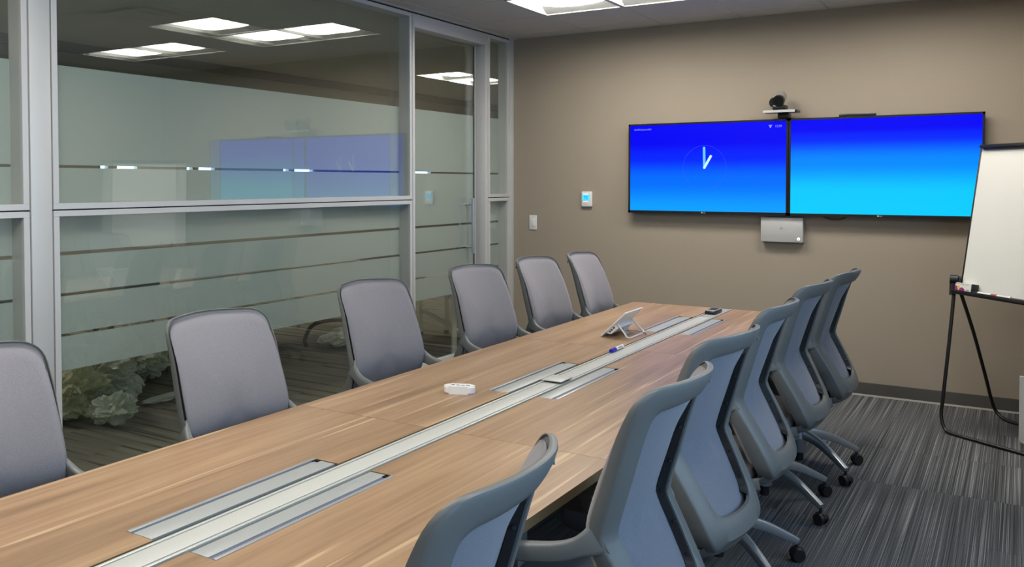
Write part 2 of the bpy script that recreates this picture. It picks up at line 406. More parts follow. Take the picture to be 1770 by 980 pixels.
for z in (.965, 1.31): acyl(hb, (-.035, -.59, z), (-.092, -.59, z), .008, n=12); acyl(hb, (-.085, -.59, z), (-.089, -.59, z), .014, n=16)
finish('door_handle', hb, 'silver_base', dr, True, angle=40)
hb = bmesh.new(); acyl(hb, (-.160, -.59, .915), (-.160, -.59, 1.36), .0125, n=16)
for z in (.965, 1.31): acyl(hb, (-.160, -.59, z), (-.102, -.59, z), .008, n=12)
finish('door_handle', hb, 'silver_base', dr, True, angle=40)

# ------------------------------------------------------------ setting: open office beyond the glass
XO = -6.2; YO0, YO1 = -9.0, 9.5
of = struct(box('office_floor', XO, -.1, YO0, YO1, -.12, -.006, 'carpet_office'), 'brown-grey striped plank carpet beyond the glass')
W_ = .25
k = 0; yy = -4.6
while yy < 3.2:
    off = (k % 2) * .5; xx = -3.6 + off
    while xx < -.1:
        x1 = min(xx + 1.0, -.1)
        if x1 - xx > .05: piece('carpet_plank', xx, x1, yy, yy + W_, -.006, 0, 'carpet_office', of, gap=.0008)
        xx = x1
    yy += W_; k += 1
bm = bmesh.new(); hs = [(-2.19, 1.50, 2.72), (-3.3, -5.0, -4.39), (-4.25, -1.3, -.69), (-4.4, 2.4, 3.01), (-2.2, -6.7, -6.09)]
ys = sorted({YO0, YO1, *[h[1] for h in hs], *[h[2] for h in hs]})
for a, b in zip(ys, ys[1:]):
    hh = [h for h in hs if h[1] <= a + 1e-6 and h[2] >= b - 1e-6]
    xs = XO
    for h in sorted(hh): abox(bm, xs, h[0], a, b, H, H + .02); xs = h[0] + T
    if hh: abox(bm, xs, -.1, a, b, H, H + .02)
    else: abox(bm, XO, -.1, a, b, H, H + .02)
struct(finish('office_ceiling', bm, 'office_ceiling')); struct(box('office_plenum', XO, -.1, YO0, YO1, H + .2, H + .3, 'office_ceiling'))
struct(box('trim_8', -.1, .0, YN - .3, YN, 0, H, 'wall_dark'))
struct(box('wall_office_side', -.12, -.1, .14, YO1, -.12, H + .3, 'office_wall'))
struct(box('wall_office_near', XO, -.1, YO0 - .1, YO0, -.12, H + .3, 'office_wall'))
struct(box('wall_office_end', XO, -.1, YO1, YO1 + .1, -.12, H + .3, 'office_wall'))
WO = [(.30, .44), (.53, .86), (1.60, 1.74), (1.80, 2.12), (3.42, 3.58), (3.66, 4.12), (6.54, 7.40)]   # window slots, y range
bm = bmesh.new(); zz0, zz1 = 1.60, 1.76; zz0 = 1.45; zz1 = 1.80; prev = YO0
for a, b in WO:
    abox(bm, XO - .12, XO, prev, a, -.12, H + .3); prev = b
    abox(bm, XO - .12, XO, a, b, -.12, zz0); abox(bm, XO - .12, XO, a, b, zz1, H + .3)
abox(bm, XO - .12, XO, prev, YO1, -.12, H + .3)
struct(finish('wall_office_far', bm, 'office_wall'))
for k, (a, b) in enumerate(WO):
    w = struct(empty('window_%d' % (5 + k), (XO - .06, 0, 0)))
    box('glass_pane', -.003, .003, a, b, zz0, zz1, 'glass', w)
    bm = bmesh.new(); abox(bm, -.03, .03, a, a + .015, zz0, zz1); abox(bm, -.03, .03, b - .015, b, zz0, zz1); finish('window_frame', bm, 'desk_leg', w)

struct(box('wall_office_bulkhead', -3.62, -3.45, YO0, YO1, 2.20, 2.625, 'office_wall'), 'grey bulkhead crossing the office ceiling')
struct(box('trim_9', -3.62, -3.40, YO0, YO1, 2.625, H, 'wall_dark'), 'dark band along the top of the office bulkhead')

# ------------------------------------------------------------ ceiling fittings
def troffer(i, j, label, pos=None, lens='lens_emit'):
    if pos: x0, y0 = pos; x1 = x0 + T; y1 = y0 + T
    else: x0, x1 = GX[i], GX[i + 1]; y0, y1 = GY[j + 1], GY[j]
    t = tag(empty('ceiling_light', ((x0 + x1) / 2, (y0 + y1) / 2, H)), label, 'ceiling light')
    a = T / 2 - .008
    bm = bmesh.new()
    for s in (-1, 1): abox(bm, s * (a - .009), s * a, -a, a, -.004, .03); abox(bm, -a, a, s * (a - .009), s * a, -.004, .03)
    finish('trim', bm, 'trim_white', t)
    # pan: sloped end plates (short in x, deep in y)
    o_ = a - .009; ix, iy, h = o_ - .004, o_ - .095, .050
    bm = bmesh.new()
    O = [bm.verts.new((sx * o_, sy * o_, .002)) for sx, sy in ((-1, -1), (1, -1), (1, 1), (-1, 1))]
    I = [bm.verts.new((sx * ix, sy * iy, h)) for sx, sy in ((-1, -1), (1, -1), (1, 1), (-1, 1))]
    for k in range(4): bm.faces.new((O[k], O[(k + 1) % 4], I[(k + 1) % 4], I[k]))
    finish('reflector', bm, 'reflector', t)
    bm = bmesh.new(); n = 10; rows = []
    for k in range(n + 1):
        u = -1 + 2 * k / n; rows.append([bm.verts.new((u * ix, -iy, h - .030 * (1 - u * u))), bm.verts.new((u * ix, iy, h - .030 * (1 - u * u)))])
    for k in range(n): bm.faces.new((rows[k][0], rows[k + 1][0], rows[k + 1][1], rows[k][1]))
    finish('lens', bm, lens, t, True)
    box('housing', -o_, o_, -o_, o_, h + .004, h + .03, 'trim_white', t)
    return t
LL = {(2, 2): 'lit ceiling light nearest the wall corner, left square of the L-shaped cluster',
      (3, 2): 'lit ceiling light at the corner of the L-shaped cluster near the screens',
      (3, 3): 'lit ceiling light forming the short arm of the L-shaped cluster',
      (5, 2): 'lit ceiling light above the far right chairs',
      (6, 2): 'lit ceiling light above the whiteboard easel',
      (2, 8): 'lit ceiling light over the near left chairs, out of frame',
      (3, 8): 'lit ceiling light at the corner of the near cluster, out of frame',
      (3, 9): 'lit ceiling light forming the arm of the near cluster, out of frame',
      (5, 8): 'single lit ceiling light above the near right chairs, out of frame',
      (3, 12): 'lit ceiling light behind the camera on the glass side',
      (5, 12): 'lit ceiling light behind the camera on the window side'}
for ij in sorted(LIGHTS): troffer(*ij, LL[ij])
for p, lab in (((-2.19, 1.50), 'office ceiling light beyond the glass door, nearer end of its pair'), ((-2.19, 2.11), 'office ceiling light beyond the glass door, farther end of its pair'),
               ((-3.3, -5.0), 'added unseen light for the office, far left, nearer the screen wall'), ((-4.25, -1.3), 'added unseen light beyond the bulkhead to brighten the desk, level with the middle chairs'), ((-4.4, 2.4), 'added unseen light for the office beyond the bulkhead, far past the door'), ((-2.2, -6.7), 'added unseen light for the office, far left, deeper in the office')):  # lights on this line are added out of view to lift office and desk
    troffer(0, 0, lab, p, 'lens_office_added' if p[0] < -3 else 'lens_emit')
i, j = 3, 4
vx, vy = (GX[i] + GX[i + 1]) / 2, (GY[j] + GY[j + 1]) / 2
v = tag(empty('air_vent', (vx, vy, H)), 'square ceiling air diffuser mirrored in the glass next to the lights', 'air vent')
bm = bmesh.new(); a = T / 2 - .008
for s in (-1, 1): abox(bm, s * (a - .05), s * a, -a, a, -.003, .012); abox(bm, -a, a, s * (a - .05), s * a, -.003, .012)
finish('vent_frame', bm, 'ceiling_grid', v)
bm = bmesh.new(); abox(bm, -.19, .19, -.19, .19, -.012, -.006, bev=.002); finish('vent_plate', bm, 'ceiling_grid', v)
box('vent_duct', -a, a, -a, a, .06, .1, 'wall_dark', v)

# ------------------------------------------------------------ conference table
TZ = .702; TX0, TX1, TY0, TY1 = 1.575, 2.772, -1.124 - 3 * 1.524, -1.124
CX = 2.178
tb = tag(empty('conference_table', (CX, (TY0 + TY1) / 2, 0)), 'long walnut-look conference table with aluminium power channel down the middle', 'table')
tb.location = (0, 0, 0)
TRAYS = [(-5.182, -4.586), (-3.648, -3.058), (-2.132, -1.560)]
LX = (2.027, 2.122); RX = (2.238, 2.322); CH = (2.122, 2.238)
def top_panel(side, k):
    y1 = TY1 - 1.524 * k - .0008; y0 = TY1 - 1.524 * (k + 1) + .0008
    bm = bmesh.new()
    a, b = TRAYS[2 - k]
    if side < 0: xo, xi, xt = TX0, CH[0], LX[0]
    else: xo, xi, xt = TX1, CH[1], RX[1]
    poly = [(xo, y0), (xi, y0), (xi, a), (xt, a), (xt, b), (xi, b), (xi, y1), (xo, y1)]
    if side > 0: poly = poly[::-1]
    prism(bm, poly, TZ - .026, TZ)
    o = finish('tabletop_panel', bm, 'wood', tb)
    o.data.materials.append(MAT['wood_edge'])
    for p in o.data.polygons:
        if abs(p.normal.z) < .5: p.material_index = 1
    # keep the texture anchored on the panel itself
    c = Vector(((xo + xi) / 2, (y0 + y1) / 2, 0)); o.data.transform(Matrix.Translation(-c)); o.location = c
for k in range(3):
    for s in (-1, 1): top_panel(s, k)
ch = bmesh.new(); abox(ch, CH[0], CH[1], TY0, TY1, TZ - .06, TZ - .022); finish('channel_trough', ch, 'dark_line', tb)
for (a, b, m_, z) in ((2.132, 2.1420, 'channel_rail', TZ + .001), (2.2190, 2.2290, 'channel_rail', TZ + .001)):
    box('channel_rail', a, b, TY0, TY1, TZ - .02, z, m_, tb, bev=.001)
box('channel_cover', 2.1465, 2.2145, TY0, -1.52, TZ - .02, TZ + .0005, 'channel_cover', tb, bev=.0008)
box('channel_cover', 2.1465, 2.2145, -1.515, TY1, TZ - .02, TZ - .0015, 'tray_grey', tb, bev=.0008)
for a, b in TRAYS:
    lid = box('power_lid', LX[0] + .020, LX[1] - .010, a + .003, b - .004, TZ - .010, TZ - .0008, 'tray_grey', tb, bev=.0008)
    box('lid_slot', LX[0] + .013, LX[0] + .020, a + .004, b - .02, TZ - .012, TZ - .006, 'tray_slot', lid)
    box('lid_edge', LX[0] + .001, LX[0] + .013, a + .001, b - .001, TZ - .012, TZ + .0012, 'tray_edge', lid, bev=.0006)
    box('lid_notch', LX[0] + .013, LX[0] + .034, b - .02, b - .003, TZ - .012, TZ - .0006, 'dark_line', lid)
    lid = box('power_lid', RX[0] + .002, RX[1] - .028, a + .003, b - .004, TZ - .010, TZ - .0008, 'tray_grey', tb, bev=.0008)
    box('lid_slot', RX[1] - .028, RX[1] - .012, a + .004, b - .02, TZ - .012, TZ - .003, 'tray_slot', lid)
    box('lid_edge', RX[1] - .012, RX[1] - .001, a + .001, b - .001, TZ - .012, TZ + .0012, 'tray_edge', lid, bev=.0006)
    box('lid_notch', RX[1] - .03, RX[1] - .012, b - .02, b - .003, TZ - .012, TZ - .0006, 'dark_line', lid)
    box('power_well', LX[0] + .002, RX[1] - .002, a + .002, b - .002, TZ - .10, TZ - .062, 'dark_line', tb)
for yy in (TY1 - .12, TY1 - 1.524, TY1 - 3.048, TY0 + .12):
    for xx in (CX - .27, (TX1 - .05 if yy == TY1 - .12 else CX + .27)):
        bm = bmesh.new(); abox(bm, xx - .03, xx + .03, yy - .03, yy + .03, .012, TZ - .062, bev=.004); abox(bm, xx - .04, xx + .04, yy - .04, yy + .04, 0, .012)
        finish('leg', bm, 'silver_base', tb, True, angle=40)
bm = bmesh.new()
for xx in (TX0 + .10, TX1 - .10): abox(bm, xx - .02, xx + .02, TY0 + .09, TY1 - .09, TZ - .066, TZ - .026)
for yy in (TY1 - .12, TY1 - 1.524, TY1 - 3.048, TY0 + .12): abox(bm, TX0 + .08, TX1 - .08, yy - .02, yy + .02, TZ - .16, TZ - .105)
finish('under_frame', bm, 'table_under', tb)

# ------------------------------------------------------------ chairs
def lerp_tab(tab, z):
    if z <= tab[0][0]: return tab[0][1]
    if z >= tab[-1][0]: return tab[-1][1]
    for i in range(len(tab) - 1):
        if tab[i][0] <= z <= tab[i + 1][0]:
            a = tab[max(i - 1, 0)]; b = tab[i]; c = tab[i + 1]; d = tab[min(i + 2, len(tab) - 1)]
            t = (z - b[0]) / (c[0] - b[0]); h = c[0] - b[0]
            mb = (c[1] - a[1]) / (c[0] - a[0]) if c[0] != a[0] else 0; mc = (d[1] - b[1]) / (d[0] - b[0]) if d[0] != b[0] else 0
            return (2 * t ** 3 - 3 * t * t + 1) * b[1] + (t ** 3 - 2 * t * t + t) * h * mb + (-2 * t ** 3 + 3 * t * t) * c[1] + (t ** 3 - t * t) * h * mc
XC = [(.38, -.205), (.41, -.248), (.44, -.272), (.50, -.258), (.60, -.209), (.67, -.171), (.695, -.160), (.72, -.164), (.80, -.190), (.93, -.236), (1.06, -.300)]
KC = [(.40, .7), (.55, .8), (.70, .85), (.90, 1.15), (1.06, 1.75)]
RD = [(.40, .050), (.50, .058), (.60, .050), (.68, .034), (.74, .030), (.92, .026), (1.0, .016), (1.06, .013)]
PO = [(.40, .022), (.50, .031), (.90, .027), (.98, .014), (1.06, .010)]
XS = [(.40, -.222), (.50, -.222), (.60, -.186), (.69, -.160), (.79, -.180), (.93, -.236), (1.06, -.300)]
KS = [(.40, .85), (.70, .9), (.90, 1.1), (1.06, 1.7)]
def bs(y, z): return lerp_tab(XS, z) + lerp_tab(KS, z) * y * y
def bx(y, z): return lerp_tab(XC, z) + lerp_tab(KC, z) * y * y
def rounded(corners, n_arc=7, n_edge=9):
    out = []; m = len(corners)
    P = [Vector(c[:2]) for c in corners]
    for i in range(m):
        r = corners[i][2]; p = P[i]; a = (P[i - 1] - p).normalized(); b = (P[(i + 1) % m] - p).normalized()
        s = p + a * r; e = p + b * r
        for k in range(n_arc + 1):
            t = k / n_arc; out.append((1 - t) ** 2 * s + 2 * t * (1 - t) * p + t * t * e)
        nr = corners[(i + 1) % m][2]; q = P[(i + 1) % m]; s2 = q + (p - q).normalized() * nr
        for k in range(1, n_edge): out.append(e.lerp(s2, k / n_edge))
    return out
def outline(wt, zt, arch, ww, zw, wb, zb, barch, rt, rw, rb):
    c = [(0, zb - barch, .05), (wb, zb, rb), (ww, zw, rw), (wt, zt, rt), (0, zt + arch, .06), (-wt, zt, rt), (-ww, zw, rw), (-wb, zb, rb)]
    return rounded(c)
OUT = outline(.205, 1.040, .010, .213, .69, .176, .405, .0, .060, .07, .085)
INN = outline(.154, .980, .010, .154, .69, .122, .505, .008, .030, .05, .05)
PAD = outline(.196, 1.029, .010, .2045, .69, .170, .452, .0, .055, .07, .07)
chair_objs = {}
def make_chair():
    root = empty('conference_chair', (0, 0, 0))
    # back frame ring
    bm = bmesh.new(); N = len(OUT)
    sec = [(0.0, .014, 0), (0.0, .003, 0), (.04, .0, 0), (.30, -.003, 0), (.60, -.004, 0), (.90, -.001, 0), (.975, .002, 0), (1.0, .007, 0), (1.0, 0, 1), (.985, .003, 1), (.955, .002, 1), (.945, 0, .7), (.5, .012, 0), (.1, .014, 0)]
    rings = []
    for i in range(N):
        o_ = OUT[i]; n_ = INN[i]; ring = []
        for s, d, f in sec:
            p = n_.lerp(o_, s); dd = d + (f * lerp_tab(RD, p.y) if f else 0)
            ring.append(bm.verts.new((bx(p.x, p.y) + max(dd, .012 if f == .7 else -1), p.x, p.y)))
        rings.append(ring)
    for i in range(N):
        A = rings[i]; B = rings[(i + 1) % N]; m = len(sec)
        for k in range(m): bm.faces.new((A[k], A[(k + 1) % m], B[(k + 1) % m], B[k]))
    fr = finish('back_frame', bm, 'chair_plastic', root, True, angle=38)
    # black liner on the inner walls of the rails, with snap studs
    bm = bmesh.new(); rings = []
    ctr = Vector((0, .74))
    for i in range(N):
        n_ = INN[i]; inn = n_ + (ctr - n_).normalized() * .004; in2 = n_ + (ctr - n_).normalized() * .010
        rings.append([bm.verts.new((bx(q.x, q.y) + d, q.x, q.y)) for q, d in ((n_, .008), (inn, .009), (in2, lerp_tab(PO, n_.y) - .001), (n_, lerp_tab(PO, n_.y) - .0005))])
    for i in range(N):
        A = rings[i]; B = rings[(i + 1) % N]
        if INN[i].y > .955 or INN[i].y < .52 or abs(INN[i].x) < .1: continue
        for k in range(3): bm.faces.new((A[k], A[k + 1], B[k + 1], B[k]))
    for z in (.56, .63, .70, .78, .87):
        w = .154 if z > .69 else .154 - (.69 - z) * .15
        for s in (-1, 1):
            r = bmesh.ops.create_icosphere(bm, subdivisions=1, radius=.0055)
            bmesh.ops.translate(bm, verts=r['verts'], vec=(bx(w, z) + .015, s * (w - .008), z))
    loose = [v for v in bm.verts if not v.link_faces]; bmesh.ops.delete(bm, geom=loose, context='VERTS')
    finish('frame_liner', bm, 'chair_black', root, True, angle=40)
    # upholstered pad
    def pad(name, d0, d1, m, puff):
        pd = lambda q: lerp_tab(PO, q.y) - .027
        bm = bmesh.new(); n = len(PAD); levels = []
        prof = [(.0, d1 + puff), (.35, d1 + puff * .85), (.65, d1 + puff * .5), (.88, d1 + .002), (.965, d1 - .003), (.995, d1 - .012), (1.0, (d0 + d1) / 2), (.99, d0 + .002), (.96, d0)]
        if puff == 0: prof = [(.0, d1), (.5, d1), (.96, d1), (.96, d0), (.5, d0), (0, d0)]
        c0 = None
        for f, d in prof:
            if f == 0: v = bm.verts.new((bs(0, .74) + d + pd(ctr), 0, .74)); levels.append([v]); continue
            ring = []
            for p in PAD:
                q = ctr.lerp(p, f); ring.append(bm.verts.new(((bs if d > d0 + .003 else bx)(q.x, q.y) + d + pd(q), q.x, q.y)))
            levels.append(ring)
        for a, b in zip(levels, levels[1:]):
            if len(a) == 1 or len(b) == 1:
                c, r = (a[0], b) if len(a) == 1 else (b[0], a)
                for i in range(n): bm.faces.new((c, r[i], r[(i + 1) % n]))
            else:
                for i in range(n): bm.faces.new((a[i], a[(i + 1) % n], b[(i + 1) % n], b[i]))
        return finish(name, bm, m, root, True)
    pad('back_cushion', .029, .048, 'fabric_front', .008)
    bm = bmesh.new(); n = len(PAD); rows = []     # back cover panel seen through the frame: built as rings so it follows the curve
    for f in (.0, .25, .5, .75, .965):
        rows.append([bm.verts.new((bx(q.x, q.y) + lerp_tab(PO, q.y) + .001, q.x, q.y)) for q in ([ctr] if f == 0 else [ctr.lerp(p, f) for p in PAD])])
    for i in range(n): bm.faces.new((rows[0][0], rows[1][i], rows[1][(i + 1) % n]))
    for a, b in zip(rows[1:], rows[2:]):
        for i in range(n): bm.faces.new((a[i], a[(i + 1) % n], b[(i + 1) % n], b[i]))
    finish('back_panel', bm, 'fabric_back', root, True)
    # small pressed plate on the top band
    bm = bmesh.new(); z = 1.005
    Y = -.155; x = bx(Y, z)
    abox(bm, -.002, .002, -.016, .016, -.013, .013, bev=.0018)
    M = Matrix.Translation((x - .006, Y, z)) @ Matrix.Rotation(math.atan(2 * 1.2 * Y) * -1, 4, 'Z') @ Matrix.Rotation(.35, 4, 'Y')
    bmesh.ops.transform(bm, matrix=M, verts=bm.verts[:]); finish('back_badge', bm, 'chair_plastic', root, True, angle=40)
    # under shell joining back to seat
    bm = bmesh.new(); prof = [(-.250, .455), (-.258, .425), (-.240, .395), (-.20, .375), (-.12, .362), (0, .358), (.12, .360), (.21, .372), (.235, .39)]
    prof = [(p.x, p.z) for p in smoothpath([(a, 0, b) for a, b in prof], 4)]
    up = []; lo = []
    NY = 12
    for (a, b) in prof:
        hw = .165 + .055 * min(1, max(0, (a + .24) / .2)); r1 = []; r2 = []
        for k in range(NY + 1):
            u = -1 + 2 * k / NY; e = abs(u) ** 4
            r1.append(bm.verts.new((a + .012 * e + (.8 * (u * hw) ** 2 if a < -.2 else 0), u * hw, b + .028 * e))); r2.append(bm.verts.new((a + .016, u * hw * .95, b + .03 + .012 * e)))
        lo.append(r1); up.append(r2)
    for G in (lo, up):
        for a, b in zip(G, G[1:]):
            for k in range(NY): bm.faces.new((a[k], a[k + 1], b[k + 1], b[k]))
    for k in range(NY):
        for i in (0, -1): bm.faces.new((lo[i][k], lo[i][k + 1], up[i][k + 1], up[i][k]))
    for i in range(len(lo) - 1):
        for k in (0, NY): bm.faces.new((lo[i][k], lo[i + 1][k], up[i + 1][k], up[i][k]))
    finish('seat_shell', bm, 'chair_plastic', root, True, angle=60)
    # seat cushion
    bm = bmesh.new(); abox(bm, -.17, .255, -.225, .225, .392, .455, bev=.026, seg=4); finish('seat_cushion', bm, 'fabric_seat', root, True)
    # arms: closed loop from the waist forward and back under the seat
    for s in (1, -1):
        pts = [(-.118, .196 * s, .700), (-.085, .212 * s, .682), (-.03, .226 * s, .660), (.05, .236 * s, .646), (.105, .240 * s, .640), (.133, .240 * s, .618),
               (.118, .238 * s, .575), (.06, .234 * s, .505), (.0, .226 * s, .440), (-.06, .212 * s, .398), (-.13, .188 * s, .388), (-.20, .160 * s, .400)]
        bm = bmesh.new(); path = smoothpath(pts, 5)
        sweep(bm, path, rrect(.044, .020, .008, 3), up=Vector((.9, 0, -.3)) if False else Vector((0, s * 1.0, 0)).cross(Vector((1, 0, 0))) if False else Vector((0, 1, 0)), scale=lambda t: (1.0 + .9 * max(0, .12 - t) / .12, 1.0 + .5 * math.exp(-((t - .3) / .15) ** 2)))
        finish('armrest', bm, 'chair_plastic', root, True, angle=60)
    # mechanism, gas lift, hub
    bm = bmesh.new(); abox(bm, -.11, .11, -.07, .07, .315, .368, bev=.012); acyl(bm, (0, -.07, .345), (0, -.21, .345), .006, n=8); abox(bm, -.015, .015, -.245, -.20, .338, .352, bev=.004)
    finish('tilt_mechanism', bm, 'chair_black', root, True, angle=40)
    bm = bmesh.new(); acyl(bm, (0, 0, .035), (0, 0, .32), .021, n=20); finish('gas_lift', bm, 'chair_black', root, True, angle=40)
    bm = bmesh.new(); acyl(bm, (0, 0, .082), (0, 0, .155), .034, .040, n=24); acyl(bm, (0, 0, .155), (0, 0, .200), .040, .036, n=24); finish('base_hub', bm, 'silver_base', root, True, angle=40)
    for k in range(5):
        bm = bmesh.new(); path = smoothpath([(.025, 0, .178), (.10, 0, .170), (.18, 0, .146), (.26, 0, .108), (.318, 0, .078)], 4)
        sweep(bm, path, rrect(.034, .052, .008, 2), scale=lambda t: (1.0 - .28 * t, 1.0 - .5 * t))
        leg = finish('base_leg', bm, 'silver_base', root, True, angle=40); leg.rotation_euler = (0, 0, 2 * PI * k / 5); leg['k'] = k
        bm = bmesh.new(); cxx = .318
        acyl(bm, (.316, 0, .05), (.316, 0, .072), .007, n=10)
        for s in (-1, 1):
            acyl(bm, (cxx, s * .007, .0275), (cxx, s * .024, .0275), .0275, .0245, n=20)
        # hood over the wheels
        hp = [(cxx + .030 * math.cos(a), .0275 + .030 * math.sin(a)) for a in [math.radians(10 + 160 * q / 8) for q in range(9)]]
        v1 = [bm.verts.new((x_, -.007, z_)) for x_, z_ in hp]; v2 = [bm.verts.new((x_, .007, z_)) for x_, z_ in hp]
        for q in range(8): bm.faces.new((v1[q], v1[q + 1], v2[q + 1], v2[q]))
        bm.faces.new(v1); bm.faces.new(v2[::-1])
        finish('castor', bm, 'castor_black', leg, True, angle=40)
    return root
def copy_tree(o, parent=None):
    c = o.copy(); C.objects.link(c); c.parent = parent
    for ch_ in list(o.children): copy_tree(ch_, c)
    return c
proto = make_chair()
CH_ = [  # x, y, rot deg, base deg (world), label
    (2.775, -1.776, 176.7, 37, 'grey office chair on the right side, nearest the screen wall'),
    (2.745, -2.372, 174.5, 44, 'second grey office chair from the screen wall, right side of the table'),
    (2.759, -3.128, 179.0, 36, 'third grey office chair from the screen wall, right side of the table'),
    (2.786, -3.807, 172.5, 30, 'fourth grey office chair from the screen wall, right side of the table'),
    (2.845, -4.465, 179.5, 20, 'fifth grey office chair from the screen wall, its arm and blue-lit back facing the camera'),
    (2.834, -5.262, 187.0, 50, 'right side grey office chair nearest the camera, only its upper back in frame'),
    (1.560, -5.190, -3, 10, 'left side grey office chair nearest the camera, cut by the left frame edge'),
    (1.580, -4.375, -4, 25, 'second grey office chair from the camera, in front of the pile of plastic bags'),
    (1.462, -3.425, -7.6, 40, 'grey office chair in the middle of the left side, in front of the black hoop'),
    (1.476, -2.605, -8.7, 5, 'left side grey office chair standing in front of the glass door'),
    (1.515, -1.985, -4.6, 20, 'left side grey office chair in front of the light switch wall, beside the glass sidelight'),
    (1.545, -1.395, 1.0, 60, 'left side grey office chair closest to the screen wall'),
]
for k, (x, y, r, b, lab) in enumerate(CH_):
    o = proto if k == 0 else copy_tree(proto)
    o.location = (x, y, 0); o.rotation_euler = (0, 0, math.radians(r)); tag(o, lab, 'chair', 'office chairs around the conference table')
    for c in o.children:
        if not c.name.startswith(('base_', 'gas')): c.location.z = {7: -.008, 11: -.012, 5: .008}.get(k, 0.0)
        if c.name.startswith('base_leg'): c.rotation_euler = (0, 0, math.radians(b - r) + 2 * PI * c['k'] / 5)
for o in list(bpy.data.objects):
    if 'k' in o: del o['k']

# ------------------------------------------------------------ screens
WX = Matrix(((1, 0, 0, 0), (0, 0, -1, 0), (0, 1, 0, 0), (0, 0, 0, 1)))   # text in XZ, facing -Y
def tv(x0, x1, z0, z1, scr, label):
    t = tag(empty('television', ((x0 + x1) / 2, -.0, z0)), label, 'television')
    ox, oz = (x0 + x1) / 2, z0; F = -.085
    def L(a): return a - ox
    bm = bmesh.new(); abox(bm, L(x0), L(x1), F + .006, F + .045, 0, z1 - oz, bev=.003); abox(bm, L(x0) + .15, L(x1) - .15, F + .04, -.02, .06, z1 - oz - .12, bev=.006)
    finish('casing', bm, 'tv_black', t, True, angle=40)
    box('wall_bracket', -.22, .22, -.022, -.0005, .12, .50, 'black_metal', t)
    bm = bmesh.new(); b = .014; bb_ = .020
    abox(bm, L(x0), L(x0) + b, F, F + .01, 0, z1 - oz); abox(bm, L(x1) - b, L(x1), F, F + .01, 0, z1 - oz)
    abox(bm, L(x0), L(x1), F, F + .01, z1 - oz - b, z1 - oz); abox(bm, L(x0), L(x1), F, F + .01, 0, bb_)
    finish('bezel', bm, 'tv_black', t)
    s = box('display', L(x0) + .014, L(x1) - .014, F + .003, F + .006, bb_, z1 - oz - b, scr, t)
    # maker's mark under the screen: a round emblem and two letters
    bm = bmesh.new(); acyl(bm, (-.017, F - .0006, .0105), (-.017, F + .0004, .0105), .0062, n=20); finish('maker_emblem', bm, 'shelf_silver', t)
    text_mesh('maker_letters', 'LG', .015, 'shelf_silver', t, Matrix.Translation((-.008, F - .0004, .0055)) @ WX)
    return t, s, ox, oz, F
t1, s1, ox, oz, F = tv(1.096, 2.3225, 1.249, 1.9425, 'screen_left', 'left wall television showing a clock on a blue background')
text_mesh('screen_title', 'SydxP3-SycamoreRM', .0165, 'screen_ink', s1, Matrix.Translation((1.143 - ox, F + .0022, 1.893 - oz)) @ WX)
text_mesh('screen_time', '12:59', .022, 'screen_ink', s1, Matrix.Translation((2.228 - ox, F + .0022, 1.885 - oz)) @ WX)
cxk, czk = 1.708 - ox, 1.598 - oz
def capsule(name, ang, ln_, w, m, yoff):
    bm = bmesh.new(); pts = []
    for q in range(9): a = math.radians(180 + 180 * q / 8); pts.append((w * math.cos(a), w * math.sin(a)))
    for q in range(9): a = math.radians(180 * q / 8); pts.append((w * math.cos(a), ln_ + w * math.sin(a)))
    prism(bm, pts, 0, .0004)
    M = Matrix.Translation((cxk, F + yoff, czk)) @ Matrix.Rotation(math.radians(ang), 4, 'Y') @ WX
    bmesh.ops.transform(bm, matrix=M, verts=bm.verts[:]); finish(name, bm, m, s1)
capsule('minute_hand', -1, .148, .0095, 'hand_cyan', .0024)
capsule('hour_hand', 30, .098, .0095, 'hand_white', .0018)
bm = bmesh.new(); rr = .166; n = 72
v = [[bm.verts.new((cxk + r_ * math.cos(2 * PI * k / n), F + .0025, czk + r_ * math.sin(2 * PI * k / n))) for k in range(n)] for r_ in (rr, rr + .0016)]
for k in range(n): bm.faces.new((v[0][k], v[0][(k + 1) % n], v[1][(k + 1) % n], v[1][k]))
finish('clock_ring', bm, 'screen_ring', s1)
bm = bmesh.new()
prism(bm, [(-.013, .008), (.013, .008), (.010, .001), (.006, .001), (.006, -.008), (0, -.014), (-.006, -.008), (-.006, .001), (-.010, .001)], 0, .0004)
bmesh.ops.transform(bm, matrix=Matrix.Translation((2.196 - ox, F + .0022, 1.894 - oz)) @ WX, verts=bm.verts[:]); finish('status_icon', bm, 'screen_ink', s1)
t2, s2, ox, oz, F = tv(2.3265, 3.5555, 1.247, 1.9425, 'screen_right', 'right wall television with a plain blue gradient, partly behind the easel')
box('top_sensor_bar', 2.66 - ox, 2.90 - ox, -.06, -.03, 1.9425 - oz, 1.962 - oz, 'tv_black', t2, bev=.003)

# cable loop hanging below the right television
tag(tube('power_cable', [(2.56, -.05, 1.262), (2.58, -.045, 1.238), (2.64, -.045, 1.228), (2.70, -.045, 1.238), (2.72, -.05, 1.262)], .004, 'black_metal'), 'thin black cable loop hanging just below the right television', 'cable')

